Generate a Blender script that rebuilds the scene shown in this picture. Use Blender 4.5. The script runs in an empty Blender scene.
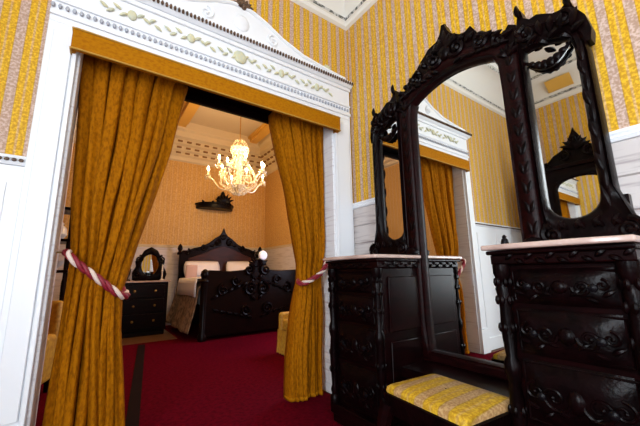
import bpy, bmesh, math, random
from mathutils import Vector, Matrix
random.seed(7)
PI = math.pi
scene = bpy.context.scene
C = scene.collection

# ------------------------------------------------------------------ camera
f_px, pitch, roll, yaw = 315.0, math.radians(10.6), math.radians(-.93), math.radians(35.3)
F0 = Vector((math.sin(yaw), math.cos(yaw), 0)); R0 = Vector((math.cos(yaw), -math.sin(yaw), 0)); U0 = Vector((0, 0, 1))
Fw = math.cos(pitch)*F0 + math.sin(pitch)*U0
u_ = -math.sin(pitch)*F0 + math.cos(pitch)*U0
Rw = math.cos(roll)*R0 + math.sin(roll)*u_
Uw = -math.sin(roll)*R0 + math.cos(roll)*u_
cd = bpy.data.cameras.new('camera'); cam = bpy.data.objects.new('camera', cd); C.objects.link(cam)
cd.sensor_width = 36; cd.lens = 36*f_px/640; cd.clip_start = .02; cd.clip_end = 100
M = Matrix((Rw, Uw, -Fw)).transposed().to_4x4(); M.translation = (0, 0, 1.08)
cam.matrix_world = M
scene.camera = cam

# ------------------------------------------------------------------ world, light, exposure
w = bpy.data.worlds.new('world'); scene.world = w; w.use_nodes = True
w.node_tree.nodes['Background'].inputs[0].default_value = (.62, .78, 1, 1)
w.node_tree.nodes['Background'].inputs[1].default_value = .5
scene.view_settings.view_transform = 'Standard'; scene.view_settings.look = 'None'
scene.view_settings.gamma = 1; scene.view_settings.use_curve_mapping = False
scene.view_settings.exposure = 0.6

def area(name, loc, target, sx, sy, energy, col):
    l = bpy.data.lights.new(name, 'AREA'); l.shape = 'RECTANGLE'; l.size = sx; l.size_y = sy
    l.energy = energy; l.color = col
    o = bpy.data.objects.new(name, l); C.objects.link(o); o.location = loc
    o.rotation_euler = (Vector(target)-Vector(loc)).to_track_quat('-Z', 'Y').to_euler()
    return o
area('daylight_side_window', (-2.45, -.75, 2.0), (1.5, .6, 1.7), 1.1, 2.7, 165, (.84, .92, 1))
area('daylight_left_window', (-1.15, -2.95, 2.0), (-1.15, 2, 1.9), 1.0, 2.7, 105, (.80, .90, 1))
area('daylight_right_window', (.75, -2.95, 2.0), (.75, 2, 1.9), 1.0, 2.7, 30, (.80, .90, 1))
area('daylight_bedroom_window', (4.0, 4.0, 1.9), (2.0, 5.6, .8), .9, 1.9, 65, (.70, .76, 1))

# ------------------------------------------------------------------ material helpers
def mat(name, col, rough=.5, metal=0, spec=.5, ior=1.5, coat=0, sheen=0, noise=None, bump=None, emit=None, trans=0):
    m = bpy.data.materials.new(name); m.use_nodes = True
    nt = m.node_tree; b = nt.nodes['Principled BSDF']
    b.inputs['Base Color'].default_value = (*col, 1); b.inputs['Roughness'].default_value = rough
    b.inputs['Metallic'].default_value = metal; b.inputs['Specular IOR Level'].default_value = spec; b.inputs['IOR'].default_value = ior
    b.inputs['Coat Weight'].default_value = coat; b.inputs['Coat Roughness'].default_value = .12
    b.inputs['Sheen Weight'].default_value = sheen; b.inputs['Transmission Weight'].default_value = trans
    if emit:
        b.inputs['Emission Color'].default_value = (*emit[0], 1); b.inputs['Emission Strength'].default_value = emit[1]
    tc = nt.nodes.new('ShaderNodeTexCoord')
    if noise:   # (scale xyz, second colour, low, high)
        mp = nt.nodes.new('ShaderNodeMapping'); mp.inputs['Scale'].default_value = noise[0]
        n = nt.nodes.new('ShaderNodeTexNoise'); n.inputs['Scale'].default_value = 1; n.inputs['Detail'].default_value = 4
        r = nt.nodes.new('ShaderNodeValToRGB'); r.color_ramp.elements[0].position = noise[2]; r.color_ramp.elements[1].position = noise[3]
        r.color_ramp.elements[0].color = (*col, 1); r.color_ramp.elements[1].color = (*noise[1], 1)
        nt.links.new(tc.outputs['Object'], mp.inputs[0]); nt.links.new(mp.outputs[0], n.inputs[0])
        nt.links.new(n.outputs['Fac'], r.inputs[0]); nt.links.new(r.outputs[0], b.inputs['Base Color'])
    if bump:    # (scale, strength, distance)
        n = nt.nodes.new('ShaderNodeTexNoise'); n.inputs['Scale'].default_value = bump[0]; n.inputs['Detail'].default_value = 3
        bp = nt.nodes.new('ShaderNodeBump'); bp.inputs['Strength'].default_value = bump[1]; bp.inputs['Distance'].default_value = bump[2]
        nt.links.new(tc.outputs['Object'], n.inputs[0]); nt.links.new(n.outputs['Fac'], bp.inputs['Height']); nt.links.new(bp.outputs[0], b.inputs['Normal'])
    return m

def wallpaper(name, axis, phase, dim=1.0, yellow=(.72, .43, .016), pink=(.57, .42, .35), period=.107, z_warp=False):
    """striped damask paper: broad pale floral stripe and a yellow stripe with a thin pale line down its middle"""
    m = bpy.data.materials.new(name); m.use_nodes = True; nt = m.node_tree; L = nt.links.new
    b = nt.nodes['Principled BSDF']; b.inputs['Roughness'].default_value = .55; b.inputs['Specular IOR Level'].default_value = .25
    tc = nt.nodes.new('ShaderNodeTexCoord'); sp = nt.nodes.new('ShaderNodeSeparateXYZ'); L(tc.outputs['Object'], sp.inputs[0])
    a = nt.nodes.new('ShaderNodeMath'); a.operation = 'SUBTRACT'; L(sp.outputs[axis], a.inputs[0]); a.inputs[1].default_value = phase
    d = nt.nodes.new('ShaderNodeMath'); d.operation = 'DIVIDE'; L(a.outputs[0], d.inputs[0]); d.inputs[1].default_value = period
    fr = nt.nodes.new('ShaderNodeMath'); fr.operation = 'FRACT'; L(d.outputs[0], fr.inputs[0])
    r = nt.nodes.new('ShaderNodeValToRGB'); cr = r.color_ramp; cr.interpolation = 'LINEAR'
    mid = tuple(.55*y+.45*p for y, p in zip(yellow, pink)); dark = tuple(.72*v for v in yellow)
    st = [(0, pink), (.17, pink), (.20, dark), (.23, yellow), (.44, yellow), (.47, mid), (.53, mid), (.56, yellow), (.77, yellow), (.80, dark), (.83, pink), (1, pink)]
    cr.elements[0].position = 0; cr.elements[1].position = 1
    cr.elements[0].color = cr.elements[1].color = (*pink, 1)
    for p, c in st[1:-1]:
        e = cr.elements.new(p); e.color = (*c, 1)
    L(fr.outputs[0], r.inputs[0])
    n = nt.nodes.new('ShaderNodeTexNoise'); n.inputs['Scale'].default_value = 75; n.inputs['Detail'].default_value = 3; L(tc.outputs['Object'], n.inputs[0])
    rr = nt.nodes.new('ShaderNodeValToRGB'); rr.color_ramp.elements[0].position = .42; rr.color_ramp.elements[1].position = .62
    rr.color_ramp.elements[0].color = (.72*dim, .62*dim, .52*dim, 1); rr.color_ramp.elements[1].color = (1.08*dim, 1.08*dim, 1.08*dim, 1)
    L(n.outputs['Fac'], rr.inputs[0])
    mx = nt.nodes.new('ShaderNodeMix'); mx.data_type = 'RGBA'; mx.blend_type = 'MULTIPLY'; mx.inputs[0].default_value = 1
    L(r.outputs[0], mx.inputs[6]); L(rr.outputs[0], mx.inputs[7]); L(mx.outputs[2], b.inputs['Base Color'])
    return m

paperA = wallpaper('striped_paper_x', 0, -.50, period=.118)
paperB = wallpaper('striped_paper_y', 1, .214)
seat_fabric = wallpaper('striped_seat_fabric', 1, .02, yellow=(.54, .33, .018), pink=(.46, .29, .13), period=.135)
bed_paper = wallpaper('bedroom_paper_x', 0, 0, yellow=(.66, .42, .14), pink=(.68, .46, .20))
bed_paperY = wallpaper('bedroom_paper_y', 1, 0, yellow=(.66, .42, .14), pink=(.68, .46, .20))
white = mat('white_paint', (.82, .84, .87), .4, bump=(60, .08, .002))
white_wain = mat('white_grained_paint', (.76, .76, .78), .45, noise=((3, 3, 45), (.56, .52, .54), .52, .72))
plaster = mat('cream_plaster', (.78, .76, .70), .7)
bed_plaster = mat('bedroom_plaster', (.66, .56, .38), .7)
grey_gilt = mat('tarnished_moulding', (.13, .065, .03), .5, noise=((60, 60, 60), (.04, .018, .008), .45, .6))
bead_grey = mat('grey_bead', (.42, .44, .50), .5)
garland = mat('pale_gilt_relief', (.66, .62, .38), .5, noise=((30, 30, 30), (.55, .57, .44), .4, .6))
gold_band = mat('gold_plaster', (.72, .42, .08), .45)
velvet = mat('ochre_velvet', (.34, .115, .0015), .75, spec=.04, noise=((70, 70, 30), (.21, .064, .001), .42, .66), bump=(160, .25, .003))
velvet_flat = mat('ochre_velvet_pelmet', (.40, .150, .002), .7, spec=.06, noise=((40, 40, 60), (.31, .105, .002), .42, .66), bump=(160, .2, .003))
rope_red = mat('crimson_cord', (.22, .005, .018), .55, bump=(120, .4, .004))
rope_white = mat('ivory_cord', (.72, .56, .48), .55, bump=(120, .4, .004))
carpet = mat('crimson_carpet', (.105, .0006, .008), .95, spec=.03, noise=((30, 30, 30), (.065, .0004, .005), .4, .65), bump=(300, .5, .004))
strip_mat = mat('dark_carpet_strip', (.010, .003, .003), .9, spec=.1)
floor_wood = mat('brown_boards', (.16, .08, .04), .5, noise=((2, 30, 2), (.09, .04, .02), .4, .6))
wood = mat('dark_mahogany', (.0075, .0012, .0014), .3, spec=.5, ior=1.17, coat=0, noise=((6, 6, 40), (.003, .0008, .0009), .42, .62))
carved = mat('carved_mahogany', (.0045, .0011, .0013), .3, spec=.5, ior=1.17, coat=0, noise=((18, 18, 18), (.002, .0007, .0008), .4, .6), bump=(60, .4, .004))
stile_wood = mat('red_mahogany', (.012, .0014, .0016), .34, spec=.5, ior=1.17, coat=0, noise=((10, 10, 50), (.005, .0009, .001), .4, .62), bump=(55, .5, .004))
bedwood = mat('bed_mahogany', (.0065, .0014, .001), .3, spec=.5, ior=1.2, coat=0, noise=((5, 5, 30), (.003, .001, .0008), .4, .62))
marble = mat('pink_marble', (.54, .39, .33), .22, noise=((7, 7, 7), (.40, .27, .23), .45, .7))
mirror = mat('silvered_glass', (.90, .91, .88), .012, metal=1)
brass = mat('aged_brass', (.30, .20, .07), .3, metal=1)
linen = mat('white_linen', (.78, .74, .76), .7)
pinklinen = mat('blush_linen', (.52, .34, .29), .7)
cover_m = mat('brown_brocade', (.30, .20, .12), .75, noise=((14, 14, 14), (.11, .065, .035), .45, .6))
crystal = mat('cut_glass', (.95, .88, .72), .06, trans=.45, spec=.9)
gilt = mat('gilt_metal', (.80, .52, .16), .25, metal=1)
candle_m = mat('candle_sleeve', (.85, .78, .60), .5, emit=((1, .7, .3), .5))
flame_m = mat('lit_bulb', (1, .9, .7), .4, emit=((1, .80, .46), 30))
chair_fab = mat('mustard_damask', (.58, .33, .03), .6, noise=((30, 30, 30), (.44, .22, .02), .4, .6))
black_m = mat('ebonised_wood', (.004, .003, .004), .35, ior=1.2, bump=(50, .5, .006))

# ------------------------------------------------------------------ mesh helpers
class MB:
    def __init__(s): s.v = []; s.f = []
    def add(s, vs, fs):
        o = len(s.v); s.v += [Vector(p) for p in vs]; s.f += [[i+o for i in q] for q in fs]; return s
    def box(s, x0, x1, y0, y1, z0, z1):
        return s.add([(x0, y0, z0), (x1, y0, z0), (x1, y1, z0), (x0, y1, z0), (x0, y0, z1), (x1, y0, z1), (x1, y1, z1), (x0, y1, z1)],
                     [(3, 2, 1, 0), (4, 5, 6, 7), (0, 1, 5, 4), (1, 2, 6, 5), (2, 3, 7, 6), (3, 0, 4, 7)])
    def lathe(s, prof, c, n=14, axis='z', closed=True):
        vs = []; fs = []; c = Vector(c)
        for r, h in prof:
            for i in range(n):
                a = 2*PI*i/n; p = Vector((r*math.cos(a), r*math.sin(a), h))
                if axis == 'x': p = Vector((p.z, p.x, p.y))
                if axis == 'y': p = Vector((p.y, p.z, p.x))
                vs.append(p+c)
        for k in range(len(prof)-1):
            for i in range(n):
                j = (i+1) % n; fs.append((k*n+i, k*n+j, (k+1)*n+j, (k+1)*n+i))
        if closed:
            fs.append(tuple(range(n))[::-1]); fs.append(tuple((len(prof)-1)*n+i for i in range(n)))
        return s.add(vs, fs)
    def blob(s, c, r, nu=8, nv=5, rot=None):
        vs = []; fs = []; c = Vector(c)
        if not hasattr(r, '__len__'): r = (r, r, r)
        for k in range(1, nv):
            t = PI*k/nv
            for i in range(nu):
                a = 2*PI*i/nu; p = Vector((r[0]*math.sin(t)*math.cos(a), r[1]*math.sin(t)*math.sin(a), r[2]*math.cos(t)))
                vs.append((rot @ p if rot else p)+c)
        tp = Vector((0, 0, r[2])); bt = -tp
        vs.append((rot @ tp if rot else tp)+c); vs.append((rot @ bt if rot else bt)+c)
        T = len(vs)-2; B = T+1
        for k in range(nv-2):
            for i in range(nu):
                j = (i+1) % nu; fs.append((k*nu+i, (k+1)*nu+i, (k+1)*nu+j, k*nu+j))
        for i in range(nu):
            j = (i+1) % nu; fs.append((T, i, j)); fs.append((B, (nv-2)*nu+j, (nv-2)*nu+i))
        return s.add(vs, fs)
    def tube(s, pts, rad, n=8, flat=None):
        pts = [Vector(p) for p in pts]; m = len(pts); vs = []; fs = []
        if not hasattr(rad, '__len__'): rad = [rad]*m
        ref = Vector((.13, .37, .92))
        for k, p in enumerate(pts):
            t = (pts[min(k+1, m-1)]-pts[max(k-1, 0)])
            t = t.normalized() if t.length > 1e-9 else Vector((0, 0, 1))
            if k == 0:
                a = t.cross(ref).normalized()
            else:
                a = (a-t*a.dot(t)).normalized()
            b = t.cross(a)
            for i in range(n):
                q = 2*PI*i/n; vs.append(p+rad[k]*(math.cos(q)*a+math.sin(q)*b))
        for k in range(m-1):
            for i in range(n):
                j = (i+1) % n; fs.append((k*n+i, k*n+j, (k+1)*n+j, (k+1)*n+i))
        fs.append(tuple(range(n))[::-1]); fs.append(tuple((m-1)*n+i for i in range(n)))
        return s.add(vs, fs)
    def prism(s, poly, fn, d0, d1):
        """poly in (u, v), fn(u, v, d) -> point"""
        n = len(poly); vs = [fn(u, v, d0) for u, v in poly]+[fn(u, v, d1) for u, v in poly]
        return s.add(vs, [tuple(range(n)), tuple(range(2*n-1, n-1, -1))]+[(i, i+n, (i+1) % n+n, (i+1) % n) for i in range(n)])
    def grid(s, fn, nu, nv, closed_u=False):
        vs = [fn(i/nu, j/nv) for j in range(nv+1) for i in range(nu+1)]
        fs = [(j*(nu+1)+i, j*(nu+1)+i+1, (j+1)*(nu+1)+i+1, (j+1)*(nu+1)+i) for j in range(nv) for i in range(nu)]
        return s.add(vs, fs)
    def loops(s, rings, closed=True):
        n = len(rings[0]); o = [p for r in rings for p in r]; fs = []
        for k in range(len(rings)-1):
            for i in range(n):
                j = (i+1) % n; fs.append((k*n+i, k*n+j, (k+1)*n+j, (k+1)*n+i))
        return s.add(o, fs)
    def build(s, name, m, parent=None, bev=0, smooth=True, solid=0, angle=38, seg=2):
        me = bpy.data.meshes.new(name)
        off = parent_world(parent) if parent else Vector((0, 0, 0))
        me.from_pydata([p-off for p in s.v], [], s.f)
        bm = bmesh.new(); bm.from_mesh(me); bmesh.ops.recalc_face_normals(bm, faces=bm.faces); bm.to_mesh(me); bm.free()
        if smooth:
            me.shade_smooth(); me.set_sharp_from_angle(angle=math.radians(angle))
        me.materials.append(m)
        o = bpy.data.objects.new(name, me); C.objects.link(o)
        if parent: o.parent = parent
        if solid:
            md = o.modifiers.new('solid', 'SOLIDIFY'); md.thickness = solid; md.offset = 0
        if bev:
            md = o.modifiers.new('bevel', 'BEVEL'); md.width = bev; md.segments = seg; md.limit_method = 'ANGLE'; md.angle_limit = math.radians(40)
        return o

def parent_world(o):
    v = Vector((0, 0, 0))
    while o: v += o.location; o = o.parent
    return v

def tag(o, label, cat, group=None, kind=None):
    o['label'] = label; o['category'] = cat
    if group: o['group'] = group
    if kind: o['kind'] = kind
    return o
def thing(name, label, cat, loc=(0, 0, 0), group=None):
    o = bpy.data.objects.new(name, None); C.objects.link(o); o.location = loc; o.empty_display_size = .1
    return tag(o, label, cat, group)
def struct(o, label=None, cat=None):
    o['kind'] = 'structure'
    if label: o['label'] = label
    if cat: o['category'] = cat
    return o

def lerp_tab(tab, z):
    """tab: list of (value, z) with z decreasing; smooth interpolation"""
    t = sorted(tab, key=lambda q: q[1])
    if z <= t[0][1]: return t[0][0]
    if z >= t[-1][1]: return t[-1][0]
    for (a, za), (b, zb) in zip(t, t[1:]):
        if za <= z <= zb:
            k = (z-za)/(zb-za); return a+(b-a)*k

def resample(poly, n):
    P = [Vector((p[0], p[1])) for p in poly]; P.append(P[0]); ds = [0]
    for a, b in zip(P, P[1:]): ds.append(ds[-1]+(b-a).length)
    out = []; k = 0
    for i in range(n):
        d = ds[-1]*i/n
        while ds[k+1] < d: k += 1
        t = (d-ds[k])/max(1e-9, ds[k+1]-ds[k]); out.append(P[k].lerp(P[k+1], t))
    return out
def by_angle(poly, c, n):
    """resample a star shaped outline at n equal angles about c"""
    c = Vector(c); out = []; m = len(poly)
    for i in range(n):
        a = 2*PI*i/n+.0137; d = Vector((math.cos(a), math.sin(a))); best = None
        for k in range(m):
            p = Vector(poly[k])-c; q = Vector(poly[(k+1) % m])-c; e = q-p
            den = d.x*e.y-d.y*e.x
            if abs(den) < 1e-12: continue
            t = (p.x*e.y-p.y*e.x)/den; u = (p.x*d.y-p.y*d.x)/den
            if t > 0 and -1e-6 <= u <= 1+1e-6 and (best is None or t > best): best = t
        out.append(c+d*(best or .01))
    return out

def spiral(c, r, turns, start, fn, mb, rad=.012, hand=1, n=22):
    """a carved volute in a plane; fn(u, v) -> point"""
    pts = []; rr = []
    for i in range(n):
        t = i/(n-1); a = start+hand*turns*2*PI*t; q = r*(1-.85*t)
        pts.append(fn(c[0]+q*math.cos(a), c[1]+q*math.sin(a))); rr.append(rad*(1-.55*t))
    mb.tube(pts, rr, 6)
    mb.blob(pts[-1], rad*1.1, 6, 4)
def leaf(c, ang, ln, wd, fn3, mb, th=.012):
    """a carved leaf: tapered lens pointing along ang in the plane; fn3(u, v, d)"""
    ca, sa = math.cos(ang), math.sin(ang)
    prof = [(0, .25), (.2, .8), (.45, 1), (.7, .7), (.88, .35), (1, .02)]
    rings = []
    for t, k in prof:
        bend = .10*ln*math.sin(t*2.2)
        row = []
        for q in range(6):
            a = 2*PI*q/6; uu = t*ln; vv = wd*k*.5*math.cos(a)+bend*.6; dd = th*k*math.sin(a)*.9+th*.8*t*(1-t)*2
            row.append(fn3(c[0]+uu*ca-vv*sa, c[1]+uu*sa+vv*ca, dd))
        rings.append(row)
    mb.loops(rings)

def rect_sweep(mb, x0, x1, y0, y1, prof):
    """a moulding run round the inside of a room; prof = (inset, z)"""
    mb.loops([[(x0+d, y0+d, z), (x1-d, y0+d, z), (x1-d, y1-d, z), (x0+d, y1-d, z)] for d, z in prof])

# ------------------------------------------------------------------ front room shell
XL, XR, YA, YR, ZC = -2.03, 2.11, 2.40, -2.6, 4.32
BX0, BX1, BY0, BY1, BZ = -2.0, 3.65, 2.65, 7.75, 4.56
TH = .25
DX0, DX1, DZ = -.22, 1.86, 2.63          # doorway opening
mb = MB()
mb.box(XL-.2, DX0, YA, YA+TH, 0, 5.0); mb.box(DX1, 3.65, YA, YA+TH, 0, 5.0); mb.box(DX0, DX1, YA, YA+TH, DZ, 5.0)
struct(mb.build('wall_front', paperA, smooth=False), 'yellow striped papered wall with the wide curtained doorway', 'wall')
struct(MB().box(XR, XR+.2, YR-.2, YA, 0, 5.0).build('wall_right', paperB, smooth=False), 'yellow striped papered wall behind the dark dressing table', 'wall')
struct(MB().box(XL-.2, XL, YR-.2, -1.35, 0, 5.0).box(XL-.2, XL, -.15, YA, 0, 5.0).box(XL-.2, XL, -1.35, -.15, 0, .6).box(XL-.2, XL, -1.35, -.15, 3.35, 5.0).build('wall_left', paperB, smooth=False), 'papered wall opposite the mirrors, seen only as a reflection', 'wall')
mb = MB()
wins = [(-1.65, -.65), (.25, 1.25)]; zs, zt = .6, 3.35
xs = [XL]+[a for p in wins for a in p]+[XR]
for i in range(0, len(xs), 2): mb.box(xs[i], xs[i+1], YR-.2, YR, 0, 5.0)
for a, b in wins: mb.box(a, b, YR-.2, YR, 0, zs); mb.box(a, b, YR-.2, YR, zt, 5.0)
struct(mb.build('wall_rear', paperA, smooth=False), 'papered wall with two windows behind the viewer', 'wall')
for i, (a, b) in enumerate(wins):
    mb = MB(); y0, y1 = YR-.12, YR-.06
    mb.box(a, a+.06, y0, y1, zs, zt); mb.box(b-.06, b, y0, y1, zs, zt); mb.box(a+.06, b-.06, y0, y1, zs, zs+.07); mb.box(a+.06, b-.06, y0, y1, zt-.07, zt)
    mb.box((a+b)/2-.03, (a+b)/2+.03, y0, y1, zs+.07, zt-.07)
    for z in (1.4, 2.2, 2.8):
        mb.box(a+.06, (a+b)/2-.03, y0+.01, y1-.01, z-.02, z+.02); mb.box((a+b)/2+.03, b-.06, y0+.01, y1-.01, z-.02, z+.02)
    struct(mb.build('window_%d' % (i+1), white, smooth=False), 'white window frame in the wall behind the viewer', 'window')
mb = MB(); y0, y1, a, b = XL-.12, XL-.06, -1.35, -.15
mb.box(y0, y1, a, a+.06, .6, 3.35); mb.box(y0, y1, b-.06, b, .6, 3.35); mb.box(y0, y1, a+.06, b-.06, .6, .67); mb.box(y0, y1, a+.06, b-.06, 3.28, 3.35); mb.box(y0, y1, -.78, -.72, .67, 3.28)
struct(mb.build('window_4', white, smooth=False), 'white window frame in the wall opposite the dressing table', 'window')
struct(MB().box(XL-.2, 3.85, YR-.2, 8.0, -.1, -.008).build('floor', floor_wood, smooth=False), 'wooden boards showing at the edge of the red carpet', 'floor')
struct(MB().box(XL-.2, XR+.2, YR-.2, YA, ZC, ZC+.1).build('ceiling', plaster, smooth=False), 'pale plaster ceiling of the front room', 'ceiling')

# carpet, a narrow darker strip laid on it, and boards showing at the far left
q = .006
mb = MB().prism([(XL+q, YR+q), (XR-.03, YR+q), (XR-.03, YA-.08), (DX1-.03, YA-.08), (DX1-.03, YA+TH+.03), (BX1-.02, YA+TH+.03), (BX1-.02, BY1-.02), (1.27, BY1-.02), (1.27, 6.05), (BX0+q, 6.05), (BX0+q, YA+TH+.03), (DX0+.03, YA+TH+.03), (DX0+.03, YA-.08), (XL+q, YA-.08)], lambda u, v, d: (u, v, d), -.008, 0)
tag(mb.build('carpet', carpet, smooth=False), 'crimson fitted carpet running through the doorway to the bed', 'carpet')
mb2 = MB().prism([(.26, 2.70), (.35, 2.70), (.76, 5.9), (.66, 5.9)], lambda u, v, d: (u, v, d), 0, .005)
tag(mb2.build('carpet_strip', strip_mat, smooth=False), 'narrow dark strip lying across the crimson carpet beside the left curtain', 'carpet border')

# cornice of the front room: dark leaf band, pale cove, upper band
mb = MB(); rect_sweep(mb, XL, XR, YR, YA, [(0, 3.80), (.03, 3.82), (.035, 3.86), (.05, 3.87)])
rect_sweep(mb, XL, XR, YR, YA, [(.05, 3.91), (.06, 3.93), (.10, 4.0), (.19, 4.10), (.30, 4.16), (.34, 4.17)])
rect_sweep(mb, XL, XR, YR, YA, [(.34, 4.21), (.36, 4.22), (.38, 4.30), (.46, 4.32)])
struct(mb.build('trim_1', plaster), 'white coved plaster cornice round the ceiling', 'cornice')
mb = MB(); rect_sweep(mb, XL, XR, YR, YA, [(.05, 3.87), (.062, 3.89), (.05, 3.91)]); rect_sweep(mb, XL, XR, YR, YA, [(.34, 4.17), (.355, 4.19), (.34, 4.21)])
leafband = mat('grey_leaf_band', (.55, .55, .52), .6, noise=((22, 22, 22), (.10, .11, .10), .48, .56))
struct(mb.build('trim_2', leafband), 'grey leaf band along the cornice', 'cornice band')
# yellow framed panel in the cove over the opposite wall (seen in the right wing mirror)
mb = MB().prism([(1.36, 3.95), (1.70, 3.95), (1.70, 4.09), (1.36, 4.09)], lambda u, v, d: (XL+.07+(v-3.95)*1.05+d, u, v), .0, .02)
struct(mb.build('trim_3', gold_band), 'yellow panel set in the white cornice', 'panel')

# wainscot: white dado, rail and baseboard
RZ = 1.70
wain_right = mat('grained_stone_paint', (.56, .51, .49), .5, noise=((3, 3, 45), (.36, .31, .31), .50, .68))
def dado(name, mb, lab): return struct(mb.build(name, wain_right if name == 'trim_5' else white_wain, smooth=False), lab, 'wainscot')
mb = MB().box(XL, -.38, YA-.012, YA, .16, RZ)
for x in (-1.55, -1.0, -.46): mb.box(x-.012, x+.012, YA-.02, YA-.012, .3, RZ-.1)
struct(mb.build('trim_4', white, smooth=False), 'white panelled wainscot left of the doorway', 'wainscot')
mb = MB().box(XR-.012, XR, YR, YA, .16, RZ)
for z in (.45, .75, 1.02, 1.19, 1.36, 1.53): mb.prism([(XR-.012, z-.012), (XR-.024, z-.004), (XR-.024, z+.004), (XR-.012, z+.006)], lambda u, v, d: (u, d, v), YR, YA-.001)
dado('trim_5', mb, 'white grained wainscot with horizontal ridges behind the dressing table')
dado('trim_6', MB().box(XL, XL+.012, YR, -1.4, .16, RZ).box(XL, XL+.012, -.1, YA, .16, RZ), 'white wainscot on the opposite wall')
railp = [(0, 0), (.02, .004), (.03, .022), (.018, .03), (.03, .042), (.034, .056), (0, .062)]
mb = MB().prism([(YA-d, RZ+z) for d, z in railp], lambda u, v, d: (d, u, v), XL, -.38)
struct(mb.build('trim_7', white, angle=20), 'white chair rail left of the doorway', 'chair rail')
mb = MB().prism([(XR-d, RZ+z) for d, z in railp], lambda u, v, d: (u, d, v), YR, YA-.001)
struct(mb.build('trim_8', white, angle=20), 'white chair rail on the dressing table wall', 'chair rail')
mb = MB().prism([(XL+d, RZ+z) for d, z in railp], lambda u, v, d: (u, d, v), -.1, YA-.001)
struct(mb.build('trim_9', white, angle=20), 'white chair rail on the opposite wall', 'chair rail')
for i, (nm, rng) in enumerate((('trim_10', (XL, -.38)),)):
    mb = MB()
    k = 0
    x = rng[0]+.01
    while x < rng[1]-.01:
        mb.blob((x, YA-.032, RZ+.03), (.012, .010, .011), 6, 4); x += .03
    struct(mb.build(nm, grey_gilt), 'carved dark bead along the rail left of the doorway', 'moulding')
struct(MB().box(XL, -.38, YA-.025, YA, 0, .16).build('baseboard_front', white, bev=.006), 'white baseboard left of the doorway', 'baseboard')
struct(MB().box(XR-.025, XR, YR, YA-.001, 0, .16).build('baseboard_right', white, bev=.006), 'white baseboard behind the dressing table', 'baseboard')
struct(MB().box(XL, XL+.025, YR, YA-.03, 0, .16).build('baseboard_left', white, bev=.006), 'white baseboard on the opposite wall', 'baseboard')

# ------------------------------------------------------------------ door surround (door_1)
door = bpy.data.objects.new('door_1', None); C.objects.link(door); door.location = (.85, YA, 0)
struct(door, 'white carved door surround with a broken pediment over the curtains', 'door surround')
for x0, x1, s in ((-.38, DX0, 1), (DX1, 2.08, 1)):
    mb = MB().box(x0, x1, YA-.045, YA, 0, 2.66)
    mb.box(x0+.03, x1-.03, YA-.058, YA-.045, .35, 2.60); mb.box(x0-.008, x1+.008, YA-.07, YA, 0, .30)
    xi = x1-.012 if x0 < 0 else x0+.012
    mb.box(xi-.012, xi+.012, YA-.066, YA-.045, .30, 2.655)
    p = mb.build('pilaster', white, door, bev=.005)
mb = MB()
mb.box(DX0-.001, DX0+.018, YA-.03, YA+TH+.02, 0, DZ); mb.box(DX1-.018, DX1+.001, YA-.03, YA+TH+.02, 0, DZ)
mb.build('jamb_lining', white_wain, door, bev=.004)
MB().box(DX0+.018, DX1-.018, YA+.0, YA+TH+.02, DZ-.03, DZ).box(DX0+.018, DX1-.018, YA+TH-.02, YA+TH+.02, 2.53, DZ-.03).build('head_lining', bedwood, door, bev=.004)
# frieze
mb = MB().box(-.38, 2.08, YA-.045, YA, 2.66, 3.05)
mb.box(-.38, 2.08, YA-.06, YA-.045, 2.70, 2.73); mb.box(-.38, 2.08, YA-.06, YA-.045, 2.80, 2.82); mb.box(-.38, 2.08, YA-.065, YA-.045, 2.985, 3.02)
mb.build('frieze', white, door, bev=.004)
mb = MB(); x = -.37
while x < 2.075:
    mb.blob((x, YA-.055, 2.765), (.012, .013, .018), 6, 4); x += .036
b = mb.build('bead_row', bead_grey, door); b['label'] = 'row of grey beads along the frieze'
mb = MB()
fnA = lambda u, v, d=0: (u, YA-.052-d, v)
for cx in (.05, .45, .85, 1.25, 1.65):
    for sgn in (1, -1):
        for k in range(4):
            leaf((cx+sgn*(.03+.038*k), 2.90+.012*math.sin(k*1.7)), (0 if sgn > 0 else PI)+.6*(-1)**k, .06, .026, fnA, mb, .012)
    mb.blob(fnA(cx, 2.90), (.03, .014, .04) if abs(cx-.85) > .1 else (.06, .02, .06), 10, 6)
b = mb.build('garland', garland, door); b['label'] = 'pale gilt leaf garland along the frieze'
# cornice ledge with dark carved band
mb = MB().prism([(YA, 3.03), (YA-.06, 3.03), (YA-.085, 3.05), (YA-.10, 3.075), (YA-.10, 3.085), (YA, 3.085)], lambda u, v, d: (d, u, v), -.45, 2.10)
mb.build('cornice', white, door, angle=25)
mb = MB(); x = -.44
while x < 2.095:
    mb.blob((x, YA-.098, 3.065), (.011, .014, .020), 6, 4); x += .029
b = mb.build('carved_band', grey_gilt, door); b['label'] = 'dark carved egg band under the pediment'
# pediment: concave sided gable
ped = [(-.38, 3.085), (-.30, 3.11), (-.05, 3.13), (.22, 3.165), (.45, 3.24), (.62, 3.33), (.74, 3.375), (.85, 3.39), (.96, 3.375), (1.08, 3.33), (1.25, 3.24), (1.48, 3.165), (1.75, 3.13), (2.0, 3.11), (2.08, 3.085)]
mb = MB().prism(ped, lambda u, v, d: (u, d, v), YA-.07, YA)
mb.tube([(u, YA-.072, v-.004) for u, v in ped[1:-1]], .018, 8)
for sgn in (1, -1):
    spiral((.85+sgn*.30, 3.175), .06, 1.4, PI/2, lambda u, v: (u, YA-.075, v), mb, .012, sgn)
    spiral((.85+sgn*.75, 3.125), .03, 1.2, PI/2, lambda u, v: (u, YA-.075, v), mb, .008, -sgn)
mb.blob((.85, YA-.07, 3.22), (.07, .02, .08), 10, 6)
mb.build('pediment', white, door)
mb = MB()
for k in range(7):
    a = PI/2+(k-3)*.42; leaf((.86, 3.375), a, .10, .04, lambda u, v, d: (u, YA-.075-d, v), mb, .016)
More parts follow.
